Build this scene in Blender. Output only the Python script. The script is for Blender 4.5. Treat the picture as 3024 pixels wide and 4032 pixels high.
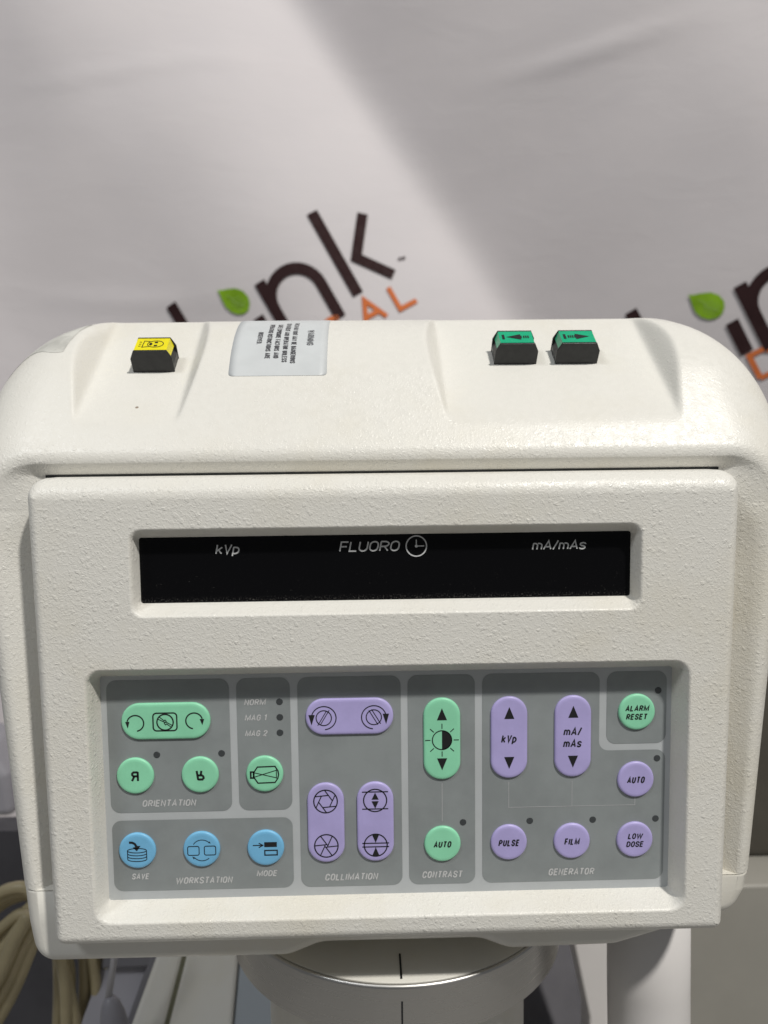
import bpy, bmesh, math, random
import numpy as np
from mathutils import Matrix, Vector
from mathutils.geometry import tessellate_polygon
from mathutils.bvhtree import BVHTree
random.seed(7)
S = bpy.context.scene
for o in list(bpy.data.objects): bpy.data.objects.remove(o)
COL = S.collection
# Geometry is laid out in a frame with x right, y up, z towards the operator; W() turns it into Blender axes.
def W(p): return (p[0], -p[2], p[1])

# ------------------------------------------------------------------ camera
cam = bpy.data.cameras.new('camera'); camo = bpy.data.objects.new('camera', cam); COL.objects.link(camo)
Rm = Matrix([[0.9996921636, -0.0117965230, 0.0218270492], [0.0135736555, 0.9964446911, -0.0831489069], [-0.0207685798, 0.0834195395, 0.9962980711]])
conv = Matrix(((1, 0, 0), (0, 0, -1), (0, 1, 0)))
m = (conv @ Rm.transposed()).to_4x4(); m.translation = Vector(W((-0.0084258, 0.1052178, 0.3432979)))
camo.matrix_world = m
cam.sensor_fit = 'VERTICAL'; cam.sensor_height = 36; cam.lens = 27.04
cam.clip_start = 0.02; cam.clip_end = 50
cam.dof.use_dof = True; cam.dof.focus_distance = 0.362; cam.dof.aperture_fstop = 8.8
S.camera = camo
S.render.resolution_x = 768; S.render.resolution_y = 1024
# ------------------------------------------------------------------ light
w = bpy.data.worlds.new('World'); S.world = w; w.use_nodes = True
bg = w.node_tree.nodes['Background']; bg.inputs[0].default_value = (0.93, 0.96, 1.0, 1); bg.inputs[1].default_value = 0.13
LD = Vector((0.35, 0.80, 0.50)).normalized()
def lamp(name, pos, target, power, size, col):
    l = bpy.data.lights.new(name, 'AREA'); l.shape = 'DISK'; l.size = size; l.energy = power; l.color = col
    o = bpy.data.objects.new(name, l); COL.objects.link(o)
    P = Vector(W(pos)); o.location = P
    o.rotation_euler = (Vector(W(target)) - P).to_track_quat('-Z', 'Y').to_euler()
    return o
lamp('ceiling_lamp', LD * 5.0, (0, 0, 0), 214, 0.28, (1.0, 0.965, 0.90))
lamp('side_ceiling_lamp', Vector((-.50, .75, .46)).normalized() * 2.4, (0, 0, 0), 13.5, 0.5, (0.95, 0.98, 1.0))
S.view_settings.view_transform = 'Standard'; S.view_settings.look = 'None'
S.view_settings.exposure = 0; S.view_settings.gamma = 1; S.view_settings.use_curve_mapping = False
S.cycles.use_denoising = True

# ------------------------------------------------------------------ helpers
def mesh_obj(name, verts, faces, mats, parent=None, smooth=False, mi=None, label=None, cat=None, kind=None, group=None):
    me = bpy.data.meshes.new(name)
    me.from_pydata([W(v) for v in verts], [], faces)
    for mt in (mats if isinstance(mats, (list, tuple)) else [mats]): me.materials.append(mt)
    if mi is not None:
        for p, i in zip(me.polygons, mi): p.material_index = i
    if smooth is True:
        for p in me.polygons: p.use_smooth = True
    elif smooth:
        for p, s in zip(me.polygons, smooth): p.use_smooth = bool(s)
    me.update()
    o = bpy.data.objects.new(name, me); COL.objects.link(o)
    if parent: o.parent = parent
    tag(o, label, cat, kind, group)
    return o
def tag(o, label=None, cat=None, kind=None, group=None):
    for k, v in (('label', label), ('category', cat), ('kind', kind), ('group', group)):
        if v: o[k] = v
    return o
def empty(name, label, cat, group=None):
    o = bpy.data.objects.new(name, None); COL.objects.link(o); o.empty_display_size = .02
    return tag(o, label, cat, None, group)
class MB:
    def __init__(s): s.v = []; s.f = []; s.mi = []; s.sm = []
    def add(s, v, f, mi=0, sm=False):
        n = len(s.v); s.v += [tuple(p) for p in v]
        for q in f: s.f.append([i + n for i in q]); s.mi.append(mi); s.sm.append(sm)
        return s
    def build(s, name, mats, parent=None, **k):
        return mesh_obj(name, s.v, s.f, mats, parent, s.sm, s.mi, **k)
def rpoly(pts, r, seg=6):
    """polygon with rounded corners; r a number or one per corner"""
    out = []; n = len(pts)
    for i in range(n):
        p = np.array(pts[i], float); a = np.array(pts[i - 1], float) - p; b = np.array(pts[(i + 1) % n], float) - p
        la, lb = np.linalg.norm(a), np.linalg.norm(b); a /= la; b /= lb
        rr = r[i] if isinstance(r, (list, tuple)) else r
        ang = math.acos(max(-1, min(1, a @ b))); d = min(rr / math.tan(ang / 2), la * .49, lb * .49); rr = d * math.tan(ang / 2)
        c = p + (a + b) / np.linalg.norm(a + b) * (rr / math.sin(ang / 2))
        s = p + a * d - c; e = p + b * d - c
        t0 = math.atan2(s[1], s[0]); t1 = math.atan2(e[1], e[0])
        dt = (t1 - t0 + math.pi) % (2 * math.pi) - math.pi
        for k in range(seg + 1):
            t = t0 + dt * k / seg; out.append((c[0] + rr * math.cos(t), c[1] + rr * math.sin(t)))
    return out
def rrect(x0, x1, y0, y1, r, seg=6): return rpoly([(x0, y0), (x1, y0), (x1, y1), (x0, y1)], r, seg)
def normals2(loop):
    n = len(loop); L = np.array(loop); out = []
    for i in range(n):
        a = L[i] - L[i - 1]; b = L[(i + 1) % n] - L[i]
        a /= (np.linalg.norm(a) + 1e-12); b /= (np.linalg.norm(b) + 1e-12); t = a + b; t /= (np.linalg.norm(t) + 1e-12)
        out.append((t[1], -t[0]))
    return np.array(out)                                   # outward for counter-clockwise loops
def bridge(rings, closed=True):
    """rings: lists of 3D points of equal length -> verts, quads"""
    v = [p for r in rings for p in r]; n = len(rings[0]); f = []
    for k in range(len(rings) - 1):
        for i in range(n if closed else n - 1):
            j = (i + 1) % n
            f.append([k * n + i, k * n + j, (k + 1) * n + j, (k + 1) * n + i])
    return v, f
def box(mb, x0, x1, y0, y1, z0, z1, mi=0):
    v = [(x, y, z) for z in (z0, z1) for y in (y0, y1) for x in (x0, x1)]
    mb.add(v, [[0, 2, 3, 1], [4, 5, 7, 6], [0, 1, 5, 4], [2, 6, 7, 3], [0, 4, 6, 2], [1, 3, 7, 5]], mi)
def tube(mb, pts, r, n=10, mi=0, closed=False, cap=True):
    P = [np.array(p, float) for p in pts]; rings = []; ref = np.array([.3, .2, .9])
    for i, p in enumerate(P):
        t = (P[(i + 1) % len(P)] - P[i - 1]) if closed or 0 < i < len(P) - 1 else (P[1] - P[0] if i == 0 else P[-1] - P[-2])
        t = t / np.linalg.norm(t); a = ref - t * (ref @ t); a /= np.linalg.norm(a); b = np.cross(t, a); ref = a
        rr = r[i] if isinstance(r, (list, tuple)) else r
        rings.append([tuple(p + rr * (a * math.cos(q) + b * math.sin(q))) for q in [2 * math.pi * k / n for k in range(n)]])
    if closed: rings.append(rings[0])
    v, f = bridge(rings); f = [q[::-1] for q in f]
    if cap and not closed: f += [list(range(n)), [len(v) - 1 - i for i in range(n)]]
    mb.add(v, f, mi, True)
def slab(mb, loop, z0, z1, bev=0., mi=0, seg=4):
    """loop (counter-clockwise xy) extruded from z0 (back) to z1 (front) with a rounded front edge"""
    N = normals2(loop); L = np.array(loop); rings = [[(x, y, z0) for x, y in loop]]
    if bev:
        for k in range(seg + 1):
            a = math.pi / 2 * k / seg; q = L - N * bev * (1 - math.cos(a))
            rings.append([(x, y, z1 - bev + bev * math.sin(a)) for x, y in q])
    else: rings.append([(x, y, z1) for x, y in loop])
    v, f = bridge(rings); n = len(loop)
    mb.add(v, f, mi, bool(bev)); mb.add(rings[-1], [list(range(n))], mi); mb.add(rings[0], [list(range(n))[::-1]], mi)

# ------------------------------------------------------------------ materials
def mat(name, col, rough=.5, metal=0., spec=.5, coat=0., **k):
    mt = bpy.data.materials.new(name); mt.use_nodes = True
    b = mt.node_tree.nodes['Principled BSDF']
    b.inputs['Base Color'].default_value = (*col, 1); b.inputs['Roughness'].default_value = rough
    b.inputs['Metallic'].default_value = metal; b.inputs['Specular IOR Level'].default_value = spec
    b.inputs['Coat Weight'].default_value = coat
    return mt
def nd(mt, t, **k):
    n = mt.node_tree.nodes.new(t)
    for a, b in k.items(): setattr(n, a, b)
    return n
def mixcol(mt, fac, a, b):
    n = nd(mt, 'ShaderNodeMix', data_type='RGBA')
    L = mt.node_tree.links
    L.new(fac, n.inputs[0])
    for s, x in ((6, a), (7, b)):
        if isinstance(x, tuple): n.inputs[s].default_value = (*x, 1)
        else: L.new(x, n.inputs[s])
    return n.outputs[2]
def ramp(mt, src, p0, p1, v0=0., v1=1.):
    n = nd(mt, 'ShaderNodeMapRange', interpolation_type='SMOOTHSTEP'); mt.node_tree.links.new(src, n.inputs[0])
    n.inputs[1].default_value = p0; n.inputs[2].default_value = p1; n.inputs[3].default_value = v0; n.inputs[4].default_value = v1
    return n.outputs[0]
def noise(mt, co, scale, detail=2, rough=.5, dist=0.):
    n = nd(mt, 'ShaderNodeTexNoise'); n.inputs['Scale'].default_value = scale; n.inputs['Detail'].default_value = detail
    n.inputs['Roughness'].default_value = rough; n.inputs['Distortion'].default_value = dist
    mt.node_tree.links.new(co, n.inputs['Vector']); return n.outputs['Fac']
def bump(mt, h, strength, dist, prev=None):
    n = nd(mt, 'ShaderNodeBump'); n.inputs['Strength'].default_value = strength; n.inputs['Distance'].default_value = dist
    mt.node_tree.links.new(h, n.inputs['Height'])
    if prev: mt.node_tree.links.new(prev, n.inputs['Normal'])
    return n.outputs[0]
def math_node(mt, op, a, b):
    n = nd(mt, 'ShaderNodeMath', operation=op); L = mt.node_tree.links
    for i, x in enumerate((a, b)):
        if isinstance(x, (int, float)): n.inputs[i].default_value = x
        else: L.new(x, n.inputs[i])
    return n.outputs[0]
def paint(name, col, tex=1., specks=True):
    mt = mat(name, col, .36, 0, .5); L = mt.node_tree.links; b = mt.node_tree.nodes['Principled BSDF']
    co = nd(mt, 'ShaderNodeTexCoord').outputs['Object']
    n1 = ramp(mt, noise(mt, co, 740, 1.2, .5, .9), .48, .62)
    n2 = ramp(mt, noise(mt, co, 1150, 2, .55, .4), .40, .70)
    h = math_node(mt, 'ADD', math_node(mt, 'MULTIPLY', n1, .75), math_node(mt, 'MULTIPLY', n2, .4))
    vb = nd(mt, 'ShaderNodeTexVoronoi', feature='SMOOTH_F1'); vb.inputs['Scale'].default_value = 400; vb.inputs['Smoothness'].default_value = .25
    dn_ = nd(mt, 'ShaderNodeTexNoise'); dn_.inputs['Scale'].default_value = 500; L.new(co, dn_.inputs['Vector'])
    vm = nd(mt, 'ShaderNodeVectorMath', operation='MULTIPLY_ADD'); L.new(dn_.outputs['Color'], vm.inputs[0]); vm.inputs[1].default_value = (.0022, .0022, .0022); L.new(co, vm.inputs[2]); L.new(vm.outputs[0], vb.inputs['Vector'])
    rc_ = nd(mt, 'ShaderNodeSeparateColor'); L.new(vb.outputs['Color'], rc_.inputs[0])
    blob = math_node(mt, 'MULTIPLY', ramp(mt, vb.outputs['Distance'], .22, .48, 1, 0), ramp(mt, rc_.outputs[0], .45, .75))
    h = math_node(mt, 'ADD', math_node(mt, 'MULTIPLY', h, .62), math_node(mt, 'MULTIPLY', blob, .85))       # spattered droplets over the fine grain
    big = ramp(mt, noise(mt, co, 40, 3, .6), .3, .7, .72, 1.12)
    h = math_node(mt, 'MULTIPLY', h, big)
    sz = nd(mt, 'ShaderNodeSeparateXYZ'); L.new(co, sz.inputs[0])
    h = math_node(mt, 'MULTIPLY', h, ramp(mt, sz.outputs['Z'], .098, .116, 1, .38))     # the moulded top is worn smooth
    nn = bump(mt, h, .55 * tex, .00027)
    L.new(nn, b.inputs['Normal'])
    grime = ramp(mt, noise(mt, co, 9, 5, .65), .42, .78)
    c = mixcol(mt, grime, col, tuple(x * y for x, y in zip(col, (.935, .91, .845))))
    if specks:
        v = nd(mt, 'ShaderNodeTexVoronoi'); v.inputs['Scale'].default_value = 42; L.new(co, v.inputs['Vector'])
        rnd = nd(mt, 'ShaderNodeSeparateColor'); L.new(v.outputs['Color'], rnd.inputs[0])
        near = ramp(mt, v.outputs['Distance'], .025, .045, 1, 0)
        c = mixcol(mt, math_node(mt, 'MULTIPLY', near, math_node(mt, 'GREATER_THAN', rnd.outputs[0], .93)), c, (.30, .24, .19))
    L.new(c, b.inputs['Base Color'])
    L.new(ramp(mt, noise(mt, co, 300, 2), .3, .7, .29, .45), b.inputs['Roughness'])
    return mt
M = {}
M['paint'] = paint('cream_textured_paint', (.765, .75, .705))
M['paint_plain'] = paint('cream_smooth_paint', (.74, .725, .675), .25, False)
def plastic(name, col, rough=.4, amp=.06, scale=60, bmp=0., bscale=1500):
    mt = mat(name, col, rough); L = mt.node_tree.links; b = mt.node_tree.nodes['Principled BSDF']
    co = nd(mt, 'ShaderNodeTexCoord').outputs['Object']
    f = ramp(mt, noise(mt, co, scale, 4, .6), .3, .7)
    L.new(mixcol(mt, f, tuple(c * (1 - amp) for c in col), tuple(min(1, c * (1 + amp)) for c in col)), b.inputs['Base Color'])
    L.new(ramp(mt, noise(mt, co, scale * 2.3, 3), .3, .7, rough * .85, rough * 1.15), b.inputs['Roughness'])
    if bmp: L.new(bump(mt, noise(mt, co, bscale, 2), bmp, .0002), b.inputs['Normal'])
    return mt
M['black'] = plastic('black_plastic', (.017, .018, .019), .42, .2, 200, .15)
M['zone'] = plastic('dark_grey_print', (.265, .288, .293), .42, .08, 38, .12, 1800)
M['border'] = plastic('light_grey_print', (.49, .515, .53), .42, .04, 45, .12, 1800)
M['print'] = plastic('pale_grey_print', (.56, .565, .57), .5, .1, 900)
M['white_print'] = plastic('white_print', (.62, .63, .64), .5, .08, 900)
M['line'] = plastic('line_print', (.42, .43, .44), .5)
M['ink'] = plastic('black_ink', (.012, .012, .014), .45)
M['greyink'] = plastic('grey_ink', (.10, .10, .11), .5)
M['green'] = plastic('mint_green_key', (.285, .72, .465), .40, .05, 70, .05)
M['purple'] = plastic('lilac_key', (.455, .405, .735), .40, .05, 70, .05)
M['blue'] = plastic('sky_blue_key', (.185, .49, .765), .40, .05, 70, .05)
M['led'] = plastic('dark_indicator_window', (.052, .058, .062), .35)
M['keygreen'] = plastic('glossy_green_cap', (.012, .40, .205), .3, .05, 100)
M['keyyellow'] = plastic('glossy_yellow_cap', (.84, .74, .015), .3, .05, 100)
M['label'] = plastic('silver_grey_label', (.60, .625, .64), .42, .03, 60)
M['tape'] = plastic('tape_residue', (.56, .555, .52), .6, .16, 110, .3, 400)
M['banner_dark'] = plastic('dark_brown_banner_ink', (.034, .016, .017), .7, .1)
M['banner_orange'] = plastic('orange_banner_ink', (.62, .17, .055), .7)
M['leaf'] = plastic('green_banner_ink', (.215, .40, .022), .7, .25, 14)
M['leafvein'] = plastic('pale_green_banner_ink', (.30, .47, .12), .7)
M['panelgrey'] = plastic('mid_grey_panel', (.40, .39, .43), .5, .05, 20)
M['framegrey'] = plastic('grey_frame', (.15, .145, .16), .5, .05, 20)
M['drabdark'] = plastic('dark_brown_grey', (.075, .068, .055), .5, .1, 20)
M['hose'] = plastic('tan_cable_sheath', (.46, .39, .235), .42, .12, 25)
M['grey'] = plastic('grey_plastic', (.27, .265, .295), .5, .05, 20)
M['palegrey'] = plastic('pale_grey_plastic', (.44, .43, .45), .45, .04, 15)
M['darkgrey'] = plastic('dark_grey_plastic', (.085, .083, .095), .5, .1, 20)
M['bluegrey'] = plastic('blue_grey_panel', (.40, .44, .48), .45, .04, 15)
M['post'] = plastic('pale_post_paint', (.70, .68, .675), .4, .03, 15)
M['drab'] = plastic('drab_grey_enamel', (.35, .338, .305), .45, .05, 9)
M['floor'] = plastic('grey_floor', (.25, .245, .235), .6, .15, 6)
M['olive'] = plastic('olive_rubber_seam', (.16, .155, .095), .6)
for k_ in ('banner_dark', 'banner_orange', 'leaf', 'leafvein'): M[k_].node_tree.nodes['Principled BSDF'].inputs['Specular IOR Level'].default_value = .12
def metal():
    mt = mat('brushed_aluminium', (.56, .55, .535), .3, 1.0); L = mt.node_tree.links; b = mt.node_tree.nodes['Principled BSDF']
    co = nd(mt, 'ShaderNodeTexCoord').outputs['Object']
    mp = nd(mt, 'ShaderNodeMapping'); mp.inputs['Scale'].default_value = (30, 30, 1500); L.new(co, mp.inputs[0])
    n = noise(mt, mp.outputs[0], 1, 3)
    L.new(ramp(mt, n, .3, .7, .26, .42), b.inputs['Roughness']); L.new(bump(mt, n, .08, .0002), b.inputs['Normal'])
    return mt
M['metal'] = metal()
def glass():
    mt = mat('black_display_window', (.0025, .0025, .003), .22, 0, .15); L = mt.node_tree.links; b = mt.node_tree.nodes['Principled BSDF']
    co = nd(mt, 'ShaderNodeTexCoord').outputs['Object']
    sp = nd(mt, 'ShaderNodeSeparateXYZ'); L.new(co, sp.inputs[0])
    low = ramp(mt, sp.outputs['Z'], .036, .060, 1, .0)                    # lint has gathered along the lower edge
    lint = ramp(mt, noise(mt, co, 800, 3, .6, 1.5), .68, .78)
    edge = ramp(mt, sp.outputs['Z'], .0352, .0385, 1, 0)
    dust = ramp(mt, noise(mt, co, 1400, 3, .7), .52, .72)
    f = math_node(mt, 'ADD', math_node(mt, 'MULTIPLY', math_node(mt, 'MULTIPLY', low, low), math_node(mt, 'MULTIPLY', lint, .6)), math_node(mt, 'MULTIPLY', edge, math_node(mt, 'MULTIPLY', dust, .5)))
    L.new(mixcol(mt, f, (.0035, .0035, .0042), (.26, .25, .23)), b.inputs['Base Color'])
    return mt
M['glass'] = glass()
def cloth():
    mt = mat('white_banner_cloth', (.64, .61, .625), .62, 0, .3); L = mt.node_tree.links; b = mt.node_tree.nodes['Principled BSDF']
    co = nd(mt, 'ShaderNodeTexCoord').outputs['Object']
    f = ramp(mt, noise(mt, co, 3.5, 4, .6), .3, .75)
    L.new(mixcol(mt, f, (.655, .62, .635), (.625, .595, .615)), b.inputs['Base Color'])
    mp = nd(mt, 'ShaderNodeMapping'); mp.inputs['Scale'].default_value = (1, 1, 2.2); L.new(co, mp.inputs[0])
    h = noise(mt, mp.outputs[0], 9, 4, .55, .4)
    wv = noise(mt, co, 900, 1)
    nn = bump(mt, h, .16, .006); L.new(bump(mt, wv, .25, .0006, nn), b.inputs['Normal'])
    return mt
M['cloth'] = cloth()

# ------------------------------------------------------------------ setting: floor
mesh_obj('floor', [(-4, -.95, -3), (4, -.95, -3), (4, -.95, 3), (-4, -.95, 3)], [[0, 3, 2, 1]], M['floor'], kind='structure')

# ------------------------------------------------------------------ backdrop banner with diagonal drape folds
ZB = -.91
sx = np.array([-900, -520, -400, -250, -120, -55, -15, 20, 60, 160, 320, 520, 640, 760, 1000, 1600.]) * .000717
sp = np.array([.06, .24, .12, -.16, -.34, -.45, -.38, .16, .46, .48, .42, .34, .18, .30, .26, .0])
_s = np.linspace(sx[0], sx[-1], 4000); _p = np.interp(_s, sx, sp)
_k = np.hanning(121); _k /= _k.sum(); _p = np.convolve(np.pad(_p, 60, mode='edge'), _k, 'valid')
_h = np.cumsum(_p) * (_s[1] - _s[0]); _h -= np.interp(0, _s, _h)
def bh(x, y):
    """cloth height in front of the banner plane"""
    y0 = .7965 - .0                                      # top of the frame
    xe = -.1245 + .70 * (y0 - y)                         # the sharp fold runs down to the right
    s = (x - xe) * .819
    h = np.interp(s, _s, _h)
    a = np.exp(-((x + .47) / .10) ** 2) * np.clip((y - .35) / .25, 0, 1)
    h = h + .010 * a
    h = h + .0035 * math.exp(-((y - .668 + .02 * math.sin(x * 9)) / .010) ** 2) * (math.exp(-((x - .32) / .11) ** 2) + .5 * math.exp(-((x + .32) / .17) ** 2))
    h = h + .0035 * math.sin(7 * x + 3 * y + 1) * math.sin(5 * y - 2 * x) + .0016 * math.sin(19 * x - 11 * y) * math.sin(13 * y + 4 * x)
    h = h + .002 * math.exp(-((y - .365 - .03 * math.sin(x * 5)) / .014) ** 2) * math.exp(-((x + .38) / .16) ** 2)
    return float(h)
xs = np.arange(-1.25, 1.2501, .011); ys = np.arange(-.80, 1.1501, .011)
bv = [(x, y, ZB + bh(x, y)) for y in ys for x in xs]; nx = len(xs)
bf = [[j * nx + i, j * nx + i + 1, (j + 1) * nx + i + 1, (j + 1) * nx + i] for j in range(len(ys) - 1) for i in range(nx - 1)]
banner = empty('backdrop_banner', 'hanging white cloth backdrop printed with slanted brown link lettering and green leaves', 'backdrop')
sheet = mesh_obj('cloth', bv, bf, M['cloth'], banner, True)
sol = sheet.modifiers.new('thickness', 'SOLIDIFY'); sol.thickness = .0012; sol.offset = -1
def strokes(mb, paths, wd, z=0., mi=0, closed=False, miter=True):
    """flat ribbons along 2-D polylines"""
    for path in paths:
        P = [np.array(p, float) for p in path]; P = [p for i, p in enumerate(P) if i == 0 or np.abs(p - P[i - 1]).max() > 1e-7]; n = len(P); l = []; r = []
        for i in range(n):
            if closed or 0 < i < n - 1:
                a = P[i] - P[i - 1]; b = P[(i + 1) % n] - P[i]
            elif i == 0: a = b = P[1] - P[0]
            else: a = b = P[-1] - P[-2]
            a = a / np.linalg.norm(a); b = b / np.linalg.norm(b)
            na = np.array([-a[1], a[0]]); nb = np.array([-b[1], b[0]]); q = na + nb; q = q / max(np.linalg.norm(q), 1e-6)
            k = min(1 / max(q @ na, .35), 2.2) * wd / 2
            l.append(P[i] + q * k); r.append(P[i] - q * k)
        v = [(*p, z) for p in l] + [(*p, z) for p in r]
        rng = range(n) if closed else range(n - 1)
        mb.add(v, [[n + i, n + (i + 1) % n, (i + 1) % n, i] for i in rng], mi)
def arc(cx, cy, rx, ry, a0, a1, n=24):
    return [(cx + rx * math.cos(math.radians(a0 + (a1 - a0) * k / n)), cy + ry * math.sin(math.radians(a0 + (a1 - a0) * k / n))) for k in range(n + 1)]
def on_cloth(mb, name, m_, dz=.0022, parent=banner):
    bm = bmesh.new(); vs = [bm.verts.new(p) for p in mb.v]
    for f in mb.f:
        try: bm.faces.new([vs[i] for i in f])
        except ValueError: pass
    for _ in range(3):
        es = [e for e in bm.edges if e.calc_length() > .012]
        if not es: break
        bmesh.ops.subdivide_edges(bm, edges=es, cuts=1, use_grid_fill=True)
    bmesh.ops.triangulate(bm, faces=bm.faces[:])
    bm.verts.index_update()
    v = [(p.co.x, p.co.y, ZB + bh(p.co.x, p.co.y) + dz) for p in bm.verts]; f = [[q.index for q in t.verts] for t in bm.faces]
    bm.free(); return mesh_obj(name, v, f, m_, parent)
def logo(ox, oy):
    u = np.array([math.cos(math.radians(29)), math.sin(math.radians(29))]); dn = np.array([.489, -.872])   # reading direction, stem direction
    def P(a): return (a[0] / 1000 + ox, a[1] / 1000 + oy)
    wd = .0172
    mb = MB(); l0 = np.array(P((-313, 334))); strokes(mb, [[l0, l0 + dn * .146]], wd); on_cloth(mb, 'logo_letter', M['banner_dark']); mb = MB()
    i0 = np.array(P((-166.5, 321))) + np.array([0, -.0]); i0 = np.array(P((-176, 310))); strokes(mb, [[i0, i0 + dn * .052]], wd); on_cloth(mb, 'logo_letter', M['banner_dark']); mb = MB()
    n0 = np.array(P((-172, 361)))
    # n: stem, then shoulder arch and second stem, in the slanted axes (u along the line, dn down the stem)
    strokes(mb, [[n0, n0 + dn * .106]], wd)
    e = np.array(P((-58, 322)))
    base = n0 + dn * .106; span = (e - base) @ u; rad = span / 2
    c = base + u * rad - dn * (.106 - .006 - rad)
    pts = [base - dn * .02]
    pts += [c + u * (-rad * math.cos(t)) - dn * (rad * 1.02 * math.sin(t)) for t in [math.pi * k / 16 for k in range(17)]]
    pts.append(base + u * span)
    strokes(mb, [pts], wd, .00004); on_cloth(mb, 'logo_letter', M['banner_dark']); mb = MB()
    k0 = np.array(P((-91, 465))); k1 = np.array(P((-23, 343))); strokes(mb, [[k0, k1]], wd)
    strokes(mb, [[P((-14.5, 468)), P((-25, 399)), P((32, 375))]], wd * .92); on_cloth(mb, 'logo_letter', M['banner_dark']); mb = MB()
    strokes(mb, [[P((40, 399)), P((44, 402))], [P((46, 400)), P((50, 404))]], .0035)
    on_cloth(mb, 'trade_mark', M['banner_dark'])
    lf = MB()
    tip = np.array(P((-235, 350))); end = np.array(P((-190, 321))); ax = (end - tip) / np.linalg.norm(end - tip); pn = np.array([-ax[1], ax[0]]); Ln = np.linalg.norm(end - tip)
    pr = [(-.06, 0), (.06, .065), (.18, .165), (.38, .295), (.60, .335), (.80, .285), (.93, .17), (1, 0)]
    loop = [tip + ax * a * Ln + pn * b * Ln * 1.08 for a, b in pr] + [tip + ax * a * Ln - pn * b * Ln * .92 for a, b in pr[-2:0:-1]]
    lf.add([(*p, 0) for p in loop], [list(range(len(loop)))[::-1]])
    leaf = on_cloth(lf, 'leaf_emblem', M['leaf'])
    vn = MB(); strokes(vn, [[tip + ax * Ln * (.25 + .07 * k) + pn * Ln * .03 * math.sin(k) for k in range(10)]], .0011)
    strokes(vn, [[tip + ax * Ln * (.45 + .14 * k), tip + ax * Ln * (.60 + .12 * k) + pn * s * Ln * .17] for k in range(3) for s in (1, -1)], .0009)
    on_cloth(vn, 'leaf_vein', M['leafvein'], .0034, leaf)
    # the widely spaced orange line below: M E D I C A L
    b0 = np.array(P((-129, 227))); up = -dn; H = .0375
    def G(q): return b0 + u * q[0] + up * q[1]
    def word(paths, x):
        og = MB(); strokes(og, [[G((x + a, b)) for a, b in p] for p in paths], .0074); on_cloth(og, 'tagline_letter', M['banner_orange'])
    word([[(0, 0), (0, H), (.018, .012), (.036, H), (.036, 0)]], -.130)
    word([[(.026, H), (0, H), (0, 0), (.026, 0)], [(0, H / 2), (.022, H / 2)]], -.058)
    word([[(0, 0), (0, H), (.019, H), (.030, H * .78), (.030, H * .22), (.019, 0), (0, 0)]], 0)
    word([[(0, 0), (0, H)]], .050)
    word([arc(.02, H / 2, .02, H / 2, 50, 310, 14)], .072)
    word([[(0, 0), (.018, H), (.036, 0)], [(.007, .013), (.029, .013)]], .135)
    word([[(0, H), (0, 0), (.029, 0)]], .195)
logo(.004, -.0045); logo(.712, -.0245)

# ------------------------------------------------------------------ the control console
con = empty('control_console', 'cream textured control console with black display strip, coloured keypad and three keys on top', 'control console')
def T(d):
    """height of the housing's top over its depth d (metres behind the face plane)"""
    if d < .016: return .0995
    a57 = math.radians(57)
    r1 = .012; d1 = .016; y1 = .1000
    dd = r1 * (1 - math.sin(a57)); yy = r1 * math.cos(a57)
    if d < d1 + dd:
        q = 1 - (d - d1) / r1; return y1 + r1 * math.sqrt(max(0, 1 - q * q))
    dA = .040; yA = y1 + yy + (dA - d1 - dd) * math.tan(a57)
    if d < dA: return y1 + yy + (d - d1 - dd) * math.tan(a57)
    r2 = .081; dc = dA + r2 * math.sin(a57); yc = yA - r2 * math.cos(a57)
    if d < dc + r2 * .35: return yc + math.sqrt(r2 * r2 - (dc - d) ** 2)
    return yc + r2 * .9367 - (d - dc - r2 * .35) * .37
def HW(y): return .1805 + (y + .105) * .0165 / .23          # half width, a little wider at the top
HB = -.1065
def housing_ring(d, inset, NT=330, NC=26, NS=34):
    t = T(d) if d > .016 else .1; rc = min(.030 + max(0, d - .016) * .32, .052)
    hw = HW(t) - inset; b = HB; rc = max(.004, rc - inset * .6)
    left = []
    for k in range(NS + 1):
        y = b + (t - rc - b) * k / NS; left.append((-(HW(y) - inset), y))
    for k in range(1, NC):
        q = math.pi / 2 * k / NC; left.append((-(hw - rc + rc * math.cos(q)), t - rc + rc * math.sin(q)))
    xtop = hw - rc
    top = [(-xtop + 2 * xtop * k / NT, t) for k in range(NT + 1)]
    right = [(-x, y) for x, y in left[::-1]]
    return left + top + right
def sstep(a, b, x):
    t = max(0, min(1, (x - a) / (b - a))); return t * t * (3 - 2 * t)
def floor_y(d): return .1195 + .80 * (d - .027)
RECESS = [(-.1475, -.0985, 1.25, 1.9), (.0300, .1430, 1.25, 1.4)]
def carve(x, y, d):
    if d < .018 or y < .10: return y
    best = y
    for x0, x1, kl, kr in RECESS:
        fl = floor_y(d) - .0003
        for q, k in ((x0 - x, kl), (x - x1, kr)):
            e_ = .0012; q = .5 * (q + math.sqrt(q * q + e_ * e_)); fl = fl + (.024 * (1 - math.exp(-q * k * 2.05 / .024)) + .40 * q if k < 1.8 else k * q)
        r = .0018
        h = max(0, min(1, .5 + .5 * (best - fl) / r)); best = best * (1 - h) + fl * h - r * h * (1 - h)
        if best > y: best = y
    return best
ds = [.016 + .0006 * k for k in range(0, 12)] + [.0235 + .0013 * k for k in range(0, 70)] + [.118, .124, .130, .136, .142]
rb = .0105
rings = []
for d in ds:
    q = max(0, rb - (d - .016)); ins = rb - math.sqrt(max(0, rb * rb - q * q)); ins *= .92
    ins = min(ins, .0085)
    e = max(0, d - .130); ins += e * .5
    rings.append([(x, carve(x, y, d), -d) for x, y in housing_ring(d, ins)])
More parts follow.
